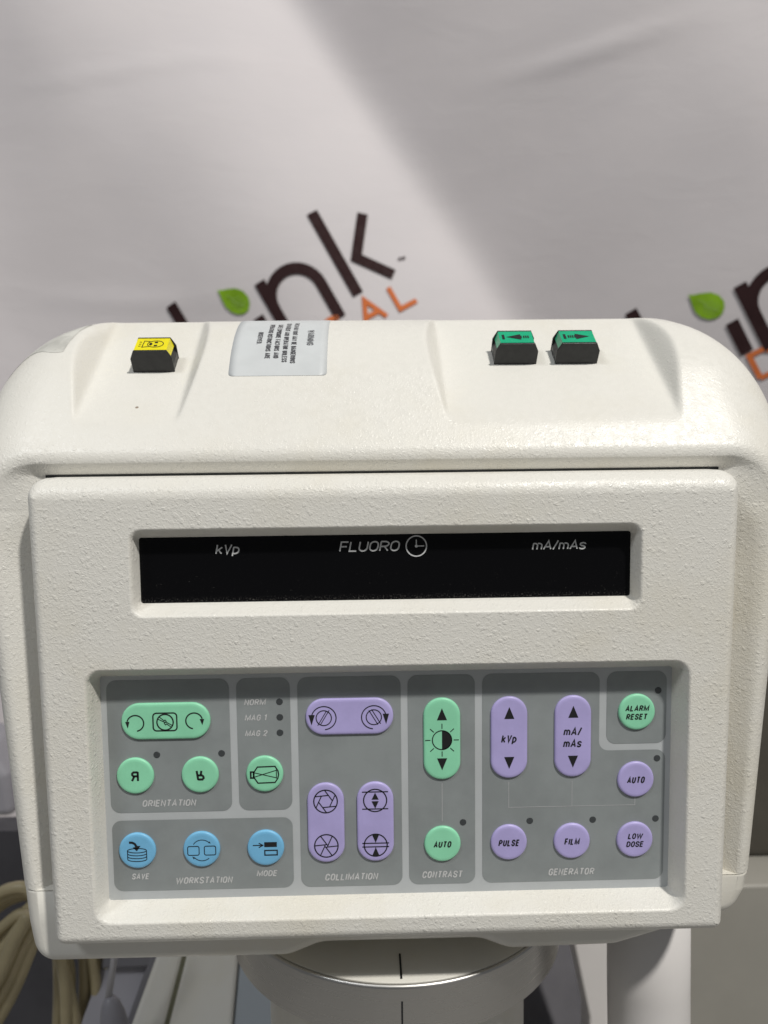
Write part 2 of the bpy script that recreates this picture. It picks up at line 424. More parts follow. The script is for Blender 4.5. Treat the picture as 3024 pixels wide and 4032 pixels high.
v, f = bridge(rings, closed=False); f = [q[::-1] for q in f]
hb = MB(); hb.add(v, f, 0, True)
def dish(p, t):                                        # the front slopes back towards the faceplate
    xi = max(-.1606, min(.1606, p[0])); yi = max(-.1065, min(.0941, p[1]))
    zi = -.0212 - .0065 * sstep(.085, .05, yi)
    return (p[0] + (xi - p[0]) * t, p[1] + (yi - p[1]) * t, p[2] + (zi - p[2]) * (t * t * .35 + t * .65))
fr = [[dish(p, t) for p in rings[0]] for t in (0, .12, .4, .7, 1.)]
v, f = bridge(fr, closed=False); hb.add(v, f, 0, True); hb.add(fr[-1], [list(range(len(fr[-1])))[::-1]])
back = rings[-1]; hb.add(back, [list(range(len(back)))])
nb = len(rings[0]); und = [r[0] for r in rings] + [r[-1] for r in rings[::-1]]; hb.add(und, [list(range(len(und)))])
housing = hb.build('housing', M['paint'], con)
# orientation safety + look-up tree in frame coordinates
bmh = bmesh.new(); bmh.from_mesh(housing.data); bmesh.ops.remove_doubles(bmh, verts=bmh.verts, dist=1e-7); bmesh.ops.recalc_face_normals(bmh, faces=bmh.faces[:]); bmh.to_mesh(housing.data)
TREE = BVHTree.FromBMesh(bmh); bmh.free(); housing.data.set_sharp_from_angle(angle=math.radians(62))
def top_at(x, d):
    hit = TREE.ray_cast(Vector((x, d, .4)), Vector((0, 0, -1)))
    return hit[0].z if hit[0] is not None else T(d)
gk = MB(); box(gk, -.1592, .1590, .0930, .0941, -.0330, -.0205); gk.build('gap_shade_strip', M['black'], con)  # added black strip that paints the shadow in the gap above the faceplate
# lower cover under the seam
cov = [(-.1802, -.1070), (-.1788, -.1250), (-.1755, -.1462), (-.050, -.1464), (-.034, -.1400), (.044, -.1400), (.058, -.1458), (.112, -.1450), (.1725, -.1275), (.1785, -.1165), (.1802, -.1070)]
cr = [.0012, .02, .014, .02, .02, .02, .02, .02, .014, .008, .0012]
loop = rpoly(cov, cr, 7)
cb = MB(); N = normals2(loop); L4 = np.array(loop); rg = [[(x, y, -.135) for x, y in loop]]
for d in (.0265, .0245, .0225, .0208, .0194, .0182, .0173, .0166, .0162, .0160):
    q = max(0, rb - (d - .016)); i_ = min(.92 * (rb - math.sqrt(max(0, rb * rb - q * q))), .0085)        # same edge rounding as the housing above
    rg.append([(x - (math.copysign(1, x) if y > -.1095 else ax) * i_, y - ay * i_ * (.8 if ay < 0 else .0), -d) for (x, y), (ax, ay) in zip(L4, N)])
v, f = bridge(rg); cb.add(v, f, 0, True); cb.add(rg[-1], [list(range(len(loop)))]); cb.add(rg[0], [list(range(len(loop)))[::-1]])
cov_o = cb.build('base_cover', M['paint_plain'], con)
bm = bmesh.new(); bm.from_mesh(cov_o.data); bmesh.ops.remove_doubles(bm, verts=bm.verts, dist=1e-7); bmesh.ops.recalc_face_normals(bm, faces=bm.faces[:]); bm.to_mesh(cov_o.data); bm.free(); cov_o.data.set_sharp_from_angle(angle=math.radians(50))

# faceplate with two openings
FT, FB, XL, XR = .0932, -.1275, .1622, .1622
outer = rpoly([(-.1590, FB), (.1590, FB), (XR, FT), (-XL, FT)], [.0065, .006, .0085, .0085], 8)
N = normals2(outer); L2 = np.array(outer)
rings = [[(x, y, -.0350) for x, y in outer]]
for k in range(9):
    a = math.pi / 2 * k / 8; q = []
    for (x, y), (ax, ay) in zip(L2, N):
        iy = .0098 if ay > 0 else .0072; ix = .0062
        q.append((x - ax * ix * (1 - math.cos(a)), y - ay * iy * (1 - math.cos(a)), -.0105 + .0105 * math.sin(a)))
    rings.append(q)
fp = MB(); v, f = bridge(rings); fp.add(v, f, 0, True)
def opening(O, I, depth, ro, ri):
    seg = 7
    def loopz(R, r, z, g=0.): return [(x, y, z) for x, y in rrect(R[0] - g, R[1] + g, R[2] - g, R[3] + g, r, seg)]
    rr = [loopz(O, ro, 0, .0014), loopz(O, ro, -.00015, .0009), loopz(O, ro, -.0006, .0004), loopz(O, ro * .95, -.0014, 0)]
    for t in (.33, .66, 1.):
        R = [O[i] + (I[i] - O[i]) * t for i in range(4)]; rr.append(loopz(R, ro * .95 + (ri - ro * .95) * t, -.0014 + (-depth + .0014) * t))
    rr.append([(x, y, -depth - .0008) for x, y, z in rr[-1]])
    v, f = bridge(rr); fp.add(v, f, 0, True)
    return [p for p in rr[0]]
hole1 = opening([-.1147, .1149, .0312, .0691], [-.1132, .1129, .0352, .0655], .008, .0055, .0012)
hole2 = opening([-.1371, .1381, -.1135, .0054], [-.1350, .1350, -.1096, 0], .012, .0075, .0012)
loops = [[Vector(p) for p in rings[-1]], [Vector(p) for p in hole1[::-1]], [Vector(p) for p in hole2[::-1]]]
allp = [tuple(p) for l in loops for p in l]
tri = tessellate_polygon(loops)
ff = []
for t in tri:
    a, b, c = [np.array(allp[i]) for i in t]
    ff.append(list(t) if np.cross(b - a, c - a)[2] > 0 else list(t)[::-1])
fp.add(allp, ff, 0, False)
faceplate = fp.build('faceplate', M['paint'], con)
bm = bmesh.new(); bm.from_mesh(faceplate.data); bmesh.ops.remove_doubles(bm, verts=bm.verts, dist=1e-7); bmesh.ops.recalc_face_normals(bm, faces=bm.faces[:]); bm.to_mesh(faceplate.data); bm.free()

# ------------------------------------------------------------------ lettering
def oround(pts, r, n=6):
    """open polyline with rounded inner corners"""
    out = [tuple(pts[0])]
    for i in range(1, len(pts) - 1):
        p = np.array(pts[i], float); a = np.array(pts[i - 1], float) - p; b = np.array(pts[i + 1], float) - p
        la, lb = np.linalg.norm(a), np.linalg.norm(b)
        a = a / la * min(r, la * (.98 if i == 1 else .5)); b = b / lb * min(r, lb * (.98 if i == len(pts) - 2 else .5))
        for k in range(n + 1):
            t = k / n * math.pi / 2; q = p + a * (1 - math.sin(t)) + b * (1 - math.cos(t)); out.append(tuple(q))
    out.append(tuple(pts[-1])); return out
def glyph(c, w):
    """stroke paths of a condensed sans letter on a cap height of 1; returns paths, advance width"""
    r = .36; O = oround
    U = {'O': ([O([(w/2, 1), (0, 1), (0, 0), (w, 0), (w, 1), (w/2, 1)], r)], w), 'C': ([O([(w, .68), (w, 1), (0, 1), (0, 0), (w, 0), (w, .32)], r)], w),
      'G': ([O([(w, .70), (w, 1), (0, 1), (0, 0), (w, 0), (w, .46)], r) + [(w * .55, .46)]], w),
      'S': ([O([(w, .72), (w, 1), (0, 1), (0, .54), (w, .46), (w, 0), (0, 0), (0, .28)], r * .9)], w),
      'D': ([[(0, 0), (0, 1)], O([(0, 1), (w, 1), (w, 0), (0, 0)], r)], w),
      'P': ([[(0, 0), (0, 1)], O([(0, 1), (w, 1), (w, .44), (0, .44)], r)], w), 'R': ([[(0, 0), (0, 1)], O([(0, 1), (w, 1), (w, .47), (0, .47)], r), [(w * .5, .47), (w, 0)]], w),
      'B': ([[(0, 0), (0, 1)], O([(0, 1), (w * .93, 1), (w * .93, .53), (0, .53)], r), O([(0, .53), (w, .53), (w, 0), (0, 0)], r)], w),
      'U': ([O([(0, 1), (0, 0), (w, 0), (w, 1)], r)], w), 'L': ([[(0, 1), (0, 0), (w * .85, 0)]], w * .85), 'I': ([[(0, 0), (0, 1)]], 0.0),
      'E': ([[(w * .88, 1), (0, 1), (0, 0), (w * .88, 0)], [(0, .52), (w * .8, .52)]], w * .88), 'F': ([[(w * .88, 1), (0, 1), (0, 0)], [(0, .50), (w * .78, .50)]], w * .88),
      'A': ([[(0, 0), (w * .55, 1), (w * 1.1, 0)], [(w * .18, .30), (w * .92, .30)]], w * 1.1), 'V': ([[(0, 1), (w * .52, 0), (w * 1.04, 1)]], w * 1.04),
      'M': ([[(0, 0), (0, 1), (w * .74, .10), (w * 1.48, 1), (w * 1.48, 0)]], w * 1.48), 'N': ([[(0, 0), (0, 1), (w, 0), (w, 1)]], w), 'T': ([[(0, 1), (w, 1)], [(w / 2, 1), (w / 2, 0)]], w),
      'W': ([[(0, 1), (w * .48, 0), (w * .96, .95), (w * 1.44, 0), (w * 1.92, 1)]], w * 1.92), 'K': ([[(0, 0), (0, 1)], [(w, 1), (0, .38)], [(w * .35, .60), (w * 1.02, 0)]], w),
      'H': ([[(0, 0), (0, 1)], [(w, 0), (w, 1)], [(0, .52), (w, .52)]], w), 'X': ([[(0, 0), (w, 1)], [(0, 1), (w, 0)]], w), 'Y': ([[(0, 1), (w / 2, .45), (w, 1)], [(w / 2, .45), (w / 2, 0)]], w), '-': ([[(0, .42), (w * .6, .42)]], w * .6), '.': ([[(0, -.02), (0, .12)]], 0.),
      '1': ([[(0, .78), (w * .4, 1), (w * .4, 0)]], w * .4), '2': ([O([(0, .70), (0, 1), (w, 1), (w, .56), (0, .10), (0, 0)], r) + [(w, 0)]], w), '/': ([[(0, -.03), (w * .55, 1.03)]], w * .55),
      'k': ([[(0, 0), (0, 1)], [(w * .85, .72), (0, .28)], [(w * .3, .44), (w * .9, 0)]], w * .9), 'p': ([[(0, -.28), (0, .72)], O([(0, .70), (w * .92, .70), (w * .92, 0), (0, 0)], r)], w * .92),
      'm': ([[(0, 0), (0, .72)], O([(0, .70), (w * .66, .70), (w * .66, 0)], r * .8), O([(w * .66, .70), (w * 1.32, .70), (w * 1.32, 0)], r * .8)], w * 1.32),
      's': ([O([(w * .8, .56), (w * .8, .72), (0, .72), (0, .39), (w * .8, .33), (w * .8, 0), (0, 0), (0, .16)], r * .7)], w * .8), ' ': ([], w * .25)}
    return U[c]
def text(mb, body, cx, cy, width, cap, shear=.2, bold=.15, z=0., mi=0, fn=None, w=.52):
    """write a line of stroke letters: bold is the stroke weight, both it and w in cap heights"""
    gap = bold + .10; G_ = [glyph(ch, w) for ch in body]
    tot = sum(g[1] for g in G_); W_ = width / cap - bold - shear
    k = max(.3, (W_ - gap * (len(body) - 1)) / max(tot, .01))
    paths = []; x = 0
    for ps, adv in G_:
        paths += [[((a * k + x), b * (1 - bold) + bold / 2) for a, b in p] for p in ps]; x += adv * k + gap
    x -= gap; k = cap
    for i, p in enumerate(paths):
        q = [(cx + a * k - x * k / 2 + shear * (b - .5) * cap, cy + (b - .5) * cap) for a, b in p]
        if fn:
            t = MB(); strokes(t, [[(u - cx, v - cy) for u, v in q]], bold * cap, i * 4e-6); mb.add([fn(*p_) for p_ in t.v], t.f, mi)
        else: strokes(mb, [q], bold * cap, z + i * 4e-6, mi)
def poly(mb, pts, z, mi=0):
    A = sum(pts[i - 1][0] * pts[i][1] - pts[i][0] * pts[i - 1][1] for i in range(len(pts)))
    p = pts if A > 0 else pts[::-1]
    mb.add([(*q, z) for q in p], [list(range(len(p)))], mi)

# display window
dz = -.0079
dm = MB(); slab(dm, rrect(-.1150, .1148, .0330, .0672, .001, 2), -.0105, dz)
disp = dm.build('display_window', M['glass'], con)
zt = dz + .00012
for body, x, y, wd, cap in (('kVp', -.0728, .0597, .0118, .0047), ('FLUORO', -.0078, .0601, .0285, .0049), ('mA/mAs', .0798, .0595, .0257, .0045)):
    lt = MB(); text(lt, body, x, y, wd, cap, .2, .138, zt, w=.66); lt.build('lettering', M['white_print'], disp)
lt = MB(); strokes(lt, [arc(.0136, .0599, (.0047), .0047, 0, 360, 40)[:-1]], .00056, zt, closed=True)
strokes(lt, [[(.0136, .0629), (.0136, .0599), (.0172, .0599)]], .00046, zt); poly(lt, arc(.0136, .0599, .0007, .0007, 0, 360, 12)[:-1], zt + .00002)
lt.build('clock_symbol', M['white_print'], disp)

# keypad
zk = -.0119
km = MB(); slab(km, rrect(-.1362, .1362, -.1108, .0012, .001, 2), -.0145, zk, 0, 0)
zz = zk + .00012; ro = .0045
def zone(pts, r=ro): poly(km, rpoly(pts, r, 6), zz, 1)
def zr(x0, x1, y0, y1): zone([(x0, y0), (x1, y0), (x1, y1), (x0, y1)])
T0, BT = -.0020, -.1053
zr(-.1323, -.0750, -.0664, T0); zr(-.0716, -.0464, -.0664, T0); zr(-.1323, -.0465, BT, -.0702)
zr(-.0429, .0058, BT, T0); zr(.0091, .0410, BT, T0)
zone([(.0445, BT), (.1325, BT), (.1325, -.0405), (.1005, -.0405), (.1005, T0), (.0445, T0)])
zr(.1040, .1326, -.0373, T0)
kp = km.build('keypad', [M['border'], M['zone']], con)
zl = zk + .00022
for s, x, y, wd, cap in (('ORIENTATION', -.1047, -.0619, .0252, .0033), ('NORM', -.0628, -.0136, .0103, .0029), ('MAG 1', -.0627, -.0211, .0104, .0029), ('MAG 2', -.0626, -.0287, .0106, .0029),
        ('SAVE', -.1196, -.0980, .0085, .0029), ('WORKSTATION', -.0894, -.1006, .0270, .0033), ('MODE', -.0592, -.0979, .0100, .0029), ('COLLIMATION', -.0187, -.1006, .0253, .0034),
        ('CONTRAST', .0252, -.1005, .0195, .0034), ('GENERATOR', .0878, -.1006, .0222, .0034)):
    kt = MB(); text(kt, s, x, y, wd * 1.03, cap * 1.04, .2, .185, zl); kt.build('lettering', M['print'], kp)
kl = MB()
strokes(kl, [[(.0252, -.0550), (.0252, -.0740)]], .00042, zl); kl.build('guide_line', M['line'], kp); kl = MB()
strokes(kl, [[(.0572, -.0550), (.0572, -.0677), (.1182, -.0677), (.1182, -.0630)], [(.0877, -.0550), (.0877, -.0675)]], .00034, zl)
kl.build('guide_line', M['line'], kp)
for x, y in ((-.1098, -.0382), (-.0793, -.0381), (-.0514, -.0136), (-.0514, -.0211), (-.0515, -.0286), (.0352, -.0746), (.1286, -.0115), (.1286, -.0448), (.0674, -.0746), (.0979, -.0747), (.1284, -.0748)):
    b = MB(); slab(b, arc(x, y, .0016, .0016, 0, 360, 24)[:-1], zk - .001, zk + .0003, .00015)
    b.build('indicator_light', M['led'], con)

# keys of the keypad -- legends are drawn in tenths of a millimetre around the key's centre
BH = .0014
def key(name, cx, cy, hw, hh, mt):
    b = MB(); r = .00875; lp = []
    if abs(hw - hh) < 1e-6: lp = arc(cx, cy, r, r, 0, 360, 48)[:-1]
    else: lp = rrect(cx - hw, cx + hw, cy - hh, cy + hh, r, 14)
    n2 = normals2(lp); L3 = np.array(lp)
    prof = [(0, 0), (0, .35), (.03, .6), (.10, .78), (.20, .9), (.34, .97), (.55, 1.), ]
    rg = [[(x, y, zk - .0005) for x, y in lp]] + [[(x, y, zk + BH * h) for x, y in (L3 - n2 * .0030 * i)] for i, h in prof]
    v, f = bridge(rg); b.add(v, f, 0, True); b.add(rg[-1], [list(range(len(lp)))], 0, True)
    return b.build(name, mt, con)
LZ = zk + BH + .00010
class Leg:
    def __init__(s, cx, cy): s.c = (cx, cy); s.mb = MB()
    def p(s, q): return (s.c[0] + q[0] * 1e-4, s.c[1] + q[1] * 1e-4)
    def st(s, paths, wd=4., closed=False, dz=0.): strokes(s.mb, [[s.p(q) for q in pa] for pa in paths], wd * 1.42e-4, LZ + dz, 0, closed); return s
    def fill(s, pts, dz=0.): poly(s.mb, [s.p(q) for q in pts], LZ + dz); return s
    def tx(s, body, x, y, wd, cap, bold=.195): text(s.mb, body, *s.p((x, y)), wd * 1e-4, cap * 1e-4, .2, bold, LZ); return s
    def done(s, parent): s.mb.build('legend', M['ink'], parent)
R_ = .00875
# crop measurements (pixels of the enlarged photo) to tenths of a millimetre
def K(pts, cx, cy, k=.645): return [((x - cx) * k, -(y - cy) * k) for x, y in pts]
def circ(cx, cy, r, n=36): return arc(cx, cy, r, r, 0, 360, n)[:-1]

# rotate-image rocker
c = (-.1048, -.0217); k = key('pill_button', *c, .0208, R_, M['green']); g = Leg(*c)
g.st([K(arc(436, 445, 60, 58, 175, -100, 30)[::1], 655, 435)] if False else [[(q[0], q[1]) for q in arc(-141, -6, 39, 38, 165, -80, 30)]], 4.2)
g.fill([(-188, 2), (-168, 2), (-177, -30)])
g.st([[(q[0], q[1]) for q in arc(134, 1, 39, 38, 15, 260, 30)]], 4.2); g.fill([(160, 9), (181, 9), (172, -20)])
g.st([rpoly([(-58, -44), (53, -44), (53, 41), (-58, 41)], 16, 5)], 4.4, True)
g.st([circ(-2, -3, 38)], 4.4, True); g.st([[(-30, 24), (-6, 4), (-2, 8), (4, 1), (-2, -4), (-34, 12)], [(28, -29), (5, -11), (0, -16), (-6, -8), (2, -2), (33, -20)]], 2.6)
g.done(k)
# mirror keys
c = (-.1201, -.0480)
k = key('round_button', *c, R_, R_, M['green']); g = Leg(*c)
g.st([[(14, -22), (14, 22)], [(14, 20), (-6, 20), (-12, 14), (-12, 7), (-6, 1), (14, 1)], [(-2, 1), (-14, -22)]], 7); g.done(k)
c = (-.0896, -.0481); k = key('round_button', *c, R_, R_, M['green']); g = Leg(*c)
g.st([[(-14, 22), (-8, -22)], [(-8, -20), (12, -20), (18, -13), (16, -5), (10, 0), (-10, 0)], [(4, 0), (8, 22)]], 7); g.done(k)
# magnify key: image tube
c = (-.0591, -.0483); k = key('round_button', *c, R_, R_, M['green']); g = Leg(*c)
t = K([(1290, 800), (1318, 758), (1447, 755), (1468, 790), (1472, 817), (1466, 846), (1445, 877), (1320, 880), (1290, 835)], 1369, 815)
g.st([t], 4.2, True); g.st([K([(1268, 795), (1290, 795), (1290, 840), (1268, 840)], 1369, 815)], 5.5, True)
g.st([K([(1290, 800), (1456, 842)], 1369, 815), K([(1290, 835), (1456, 785)], 1369, 815), K([(1456, 780), (1456, 848)], 1369, 815)], 2.6); g.done(k)
# workstation keys
c = (-.1205, -.0848); k = key('round_button', *c, R_, R_, M['blue']); g = Leg(*c)
cx, cy = 458, 1373
for j in range(4):
    y = 1368 + j * 22; a0 = 0 if j == 0 else 180
    g.st([[(q[0], q[1]) for q in arc(0, -(y - cy) * .645, 45, 11, a0, 360, 26)]], 2.6)
g.st([[(-45, 3), (-45, -39)], [(45, 3), (45, -39)]], 2.6)
g.fill(K([(402, 1296), (428, 1298), (450, 1310), (462, 1332), (485, 1332), (457, 1372), (428, 1343), (446, 1340), (438, 1322), (422, 1314), (402, 1313)], cx, cy)); g.done(k)
c = (-.0900, -.0848); k = key('round_button', *c, R_, R_, M['blue']); g = Leg(*c)
for q in (-38, 41): g.st([rpoly([(q - 27, -26), (q + 27, -26), (q + 27, 18), (q - 27, 18)], 8, 4)], 2.8, True)
g.st([arc(3, 12, 44, 37, 155, 35, 20), arc(3, -16, 44, 38, -42, -145, 20)], 2.4)
g.fill([(34, 34), (45, 31), (39, 42)]); g.fill([(-36, -32), (-46, -36), (-39, -45)] if False else [(-30, -38), (-44, -32), (-38, -46)]); g.done(k)
c = (-.0595, -.0848); k = key('round_button', *c, R_, R_, M['blue']); g = Leg(*c)
g.fill([(-6, 7), (54, 7), (54, 31), (-6, 31)]); g.st([[(-4, -33), (55, -33), (55, -10), (-4, -10)]], 4, True)
g.st([[(-60, 16), (-14, 16)], [(-32, 27), (-12, 16), (-32, 5)]], 3.2); g.done(k)
# collimator rotate rocker
c = (-.0185, -.0211); k = key('pill_button', *c, .0207, R_, M['purple']); g = Leg(*c)
for s in (-1, 1):
    x0 = 118 * s - (3 if s > 0 else 3)
    g.st([circ(x0, -4, 36)], 3.2, True); g.st([[(x0 + s * -18 - 5, 30), (x0 + s * 24 - 5, -40)], [(x0 + s * -18 + 8, 34), (x0 + s * 24 + 8, -36)]], 2.6)
    a = arc(x0, -4, 58, 56, 165, -85, 34) if s < 0 else arc(x0, -4, 58, 56, 15, 265, 34); g.st([a], 3.4)
    g.fill([(x0 + s * 42, 12), (x0 + s * 72, 12), (x0 + s * 58, -38)])
g.done(k)
# iris rocker
c = (-.0305, -.0730); k = key('pill_button', *c, R_, .0196, M['purple']); g = Leg(*c)
for yy, inner, tw in ((108, 33, 20), (-112, 7, 4)):
    g.st([circ(0, yy, 56)], 4.0, True)
    hx = [(inner * math.cos(math.radians(a + 5)), yy + inner * math.sin(math.radians(a + 5))) for a in range(0, 360, 60)]
    if inner > 10: g.st([hx], 3.4, True)
    else: g.st([circ(0, yy, 7, 12)], 3, True)
    for i in range(6):
        a = np.array(hx[i]) - (0, yy); b = np.array(hx[i - 1]) - (0, yy); d = (a - b) / np.linalg.norm(a - b)
        q = a @ d; L_ = -q + math.sqrt(max(0, q * q - (a @ a) + 55 * 55)); e = a + d * L_
        g.st([[(a[0], a[1] + yy), (e[0], e[1] + yy)]], 3.4)
g.done(k)
# shutter rocker
c = (-.0069, -.0730); k = key('pill_button', *c, R_, .0196, M['purple']); g = Leg(*c)
g.st([circ(0, 108, 55)], 4.0, True); g.st([[(-62, 150), (62, 150)], [(-62, 66), (62, 66)]], 3.6)
g.fill([(-17, 112), (17, 112), (0, 146)]); g.fill([(-17, 104), (17, 104), (0, 68)])
g.st([circ(0, -114, 55)], 4.0, True); g.st([[(-64, -104), (64, -104)], [(-64, -122), (64, -122)]], 3.6)
g.fill([(-17, -61), (17, -61), (0, -102)]); g.fill([(-17, -166), (17, -166), (0, -124)]); g.done(k)
# contrast rocker
def updown(g, d=118):
    g.fill([(-24, d - 25), (24, d - 25), (0, d + 33)]); g.fill([(-24, -d + 25), (24, -d + 25), (0, -d - 33)])
c = (.0252, -.0329); k = key('pill_button', *c, R_, .0199, M['green']); g = Leg(*c); updown(g)
g.st([circ(0, -4, 46)], 3.4, True); g.fill([(0, -50)] + arc(0, -4, 46, 46, -90, 90, 24) + [(0, 42)])
for a in range(0, 360, 45):
    q = math.radians(a); g.st([[(55 * math.cos(q), -4 + 55 * math.sin(q)), (80 * math.cos(q), -4 + (78 if a % 90 else 80) * math.sin(q))]], 2.8)
g.done(k)
c = (.0252, -.0848); k = key('round_button', *c, R_, R_, M['green']); Leg(*c).tx('AUTO', 0, 0, 90, 32).done(k)
# generator keys
c = (.0572, -.0329); k = key('pill_button', *c, R_, .0199, M['purple']); g = Leg(*c); updown(g); g.tx('kVp', 0, -4, 80, 40, .17).done(k)
c = (.0877, -.0329); k = key('pill_button', *c, R_, .0199, M['purple']); g = Leg(*c); updown(g); g.tx('mA/', -2, 26, 92, 40, .17).tx('mAs', -2, -32, 94, 40, .17).done(k)
for body, x, y, wd in (('AUTO', .1182, -.0548, 90), ('PULSE', .0572, -.0848, 106), ('FILM', .0877, -.0848, 79)):
    k = key('round_button', x, y, R_, R_, M['purple']); Leg(x, y).tx(body, 0, 0, wd, 33).done(k)
k = key('round_button', .1182, -.0848, R_, R_, M['purple']); Leg(.1182, -.0848).tx('LOW', 2, 20, 76, 29).tx('DOSE', 0, -20, 88, 29).done(k)
k = key('round_button', .1182, -.0216, R_, R_, M['green']); Leg(.1182, -.0216).tx('ALARM', 1, 20, 118, 29).tx('RESET', -1, -21, 106, 29).done(k)

# ------------------------------------------------------------------ push keys in the sloping pockets
sl = math.atan(.80); up3 = np.array([0, math.cos(sl), math.sin(sl)]); bk = np.array([0, math.sin(sl), -math.cos(sl)])
def pushkey(x, d, wdt, dep, hgt, capm, marks, right_mark=False):
    o = np.array([x, floor_y(d), -d])
    def Q(a, b, c): return tuple(o + np.array([a, 0, 0]) + bk * b + up3 * c)        # a across, b up the slope, c away from it
    hw = wdt / 2; ch = .0022; hc = .0045
    def prof(e, top): return [(-hw + e, -.004), (hw - e, -.004), (hw - e, top - hc), (hw - ch - e, top), (-hw + ch + e, top), (-hw + e, top - hc)]
    mb = MB()
    def prism(pr, b0, b1):
        n = len(pr); v = [Q(a, b0, c) for a, c in pr] + [Q(a, b1, c) for a, c in pr]
        return v, [[i, (i + 1) % n, n + (i + 1) % n, n + i] for i in range(n)] + [list(range(n))[::-1], [n + i for i in range(n)]]
    mb.add(*prism(prof(0, hgt), 0, .0012)); mb.add(*prism(prof(.0001, hgt), dep - .0009, dep)); mb.add(*prism(prof(.0003, hgt - .0042), .0010, dep - .0007))
    ob = mb.build('push_key', M['black'], con)
    bv_ = ob.modifiers.new('edge', 'BEVEL'); bv_.width = .00025; bv_.segments = 2; bv_.limit_method = 'ANGLE'
    cb_ = MB(); pr = [(a * .97, c + (0 if c < 0 else .0)) for a, c in prof(.0006, hgt - .0001)]
    pr = [(-hw + .0012, hgt - .0046), (hw - .0012, hgt - .0046), (hw - ch - .0002, hgt - .0001), (-hw + ch + .0002, hgt - .0001)]
    cb_.add(*prism(pr, .0014, dep - .0011))
    cp = cb_.build('coloured_cap', capm, ob)
    sm = MB(); marks(sm); mid = (.0014 + dep - .0011) / 2
    sy = MB(); sy.add([Q(p[0], mid + p[1], hgt + .00006) for p in sm.v], sm.f)
    sy.build('symbol', M['ink'], cp)
def arrow(dirn):
    def fn(mb):
        s = dirn
        poly(mb, [(-.0073, -.0022), (-.0060, -.0022), (-.0060, .0022), (-.0073, .0022)], 0)
        if s > 0:
            poly(mb, [(-.0010, -.0026), (.0062, 0), (-.0010, .0026), (-.0010, .0012), (-.0016, .0012), (-.0016, -.0012), (-.0010, -.0012)], 0); x = -.0050
        else:
            poly(mb, [(.0024, -.0026), (-.0052, 0), (.0024, .0026), (.0024, .0012), (.0030, .0012), (.0030, -.0012), (.0024, -.0012)], 0); x = .0037
        for j in range(3): poly(mb, [(x + j * .0011, -.0012), (x + j * .0011 + .0007, -.0012), (x + j * .0011 + .0007, .0012), (x + j * .0011, .0012)], 0)
    return fn
def tube_mark(mb):
    strokes(mb, [arc(.0018, 0, .0040, .0030, 0, 360, 30)[:-1]], .00040, 0, closed=True)
    strokes(mb, [[(-.0012, .0024), (-.0042, .0030), (-.0046, -.0030), (-.0012, -.0024)]], .00040, 0)
    poly(mb, arc(-.0006, 0, .0008, .0012, 0, 360, 12)[:-1], 0)
    for s in (1, -1):
        poly(mb, [(.0012, s * .0009), (.0030, s * .0009), (.0026, s * .0021), (.0012, s * .0021)], 0)
        strokes(mb, [[(-.0066, s * .0020), (-.0054, s * .0018)]], .0004, 0)
    strokes(mb, [[(-.0066, 0), (-.0054, 0)]], .0004, 0)
pushkey(-.1174, .0594, .0212, .0135, .0122, M['keyyellow'], tube_mark)
pushkey(.0696, .0626, .0223, .0135, .0120, M['keygreen'], arrow(-1)); pushkey(.1016, .0626, .0223, .0135, .0120, M['keygreen'], arrow(1))

# ------------------------------------------------------------------ things stuck on the dome: warning label, tape residue
def on_top(x, d, lift): 
    return (x, top_at(x, d) + lift, -d)
arc_d = [.0235]; arc_s = [0.]
while arc_d[-1] < .13:
    a = arc_d[-1]; b = a + .0005; arc_s.append(arc_s[-1] + math.hypot(.0005, T(b) - T(a))); arc_d.append(b)
def s_of(d): return float(np.interp(d, arc_d, arc_s))
def d_of(s): return float(np.interp(s, arc_s, arc_d))
def patch(loop_fn, nu, nv, lift):
    v = []; 
    for j in range(nv + 1):
        for i in range(nu + 1): v.append(on_top(*loop_fn(i / nu, j / nv), lift))
    return v, [[j * (nu + 1) + i, j * (nu + 1) + i + 1, (j + 1) * (nu + 1) + i + 1, (j + 1) * (nu + 1) + i] for j in range(nv) for i in range(nu)]
lx0, lx1, ld0, ld1 = -.0762, -.0278, .0402, .112
ls0, ls1 = s_of(ld0), s_of(ld1)
def lab(u, v_):
    s = ls0 + (ls1 - ls0) * v_; x = lx0 + (lx1 - lx0) * u
    r = .0018; e = s - ls0
    if e < r:                                                                # rounded front corners
        q = r - math.sqrt(max(0, r * r - (r - e) ** 2)); x = lx0 + q + (lx1 - lx0 - 2 * q) * u
    return x, d_of(s)
v, f = patch(lambda a, b: lab(a, b ** 1.6), 12, 40, .00022)
lb = mesh_obj('warning_label', v, f, M['label'], con, True)
so = lb.modifiers.new('thickness', 'SOLIDIFY'); so.thickness = .0002; so.offset = -1
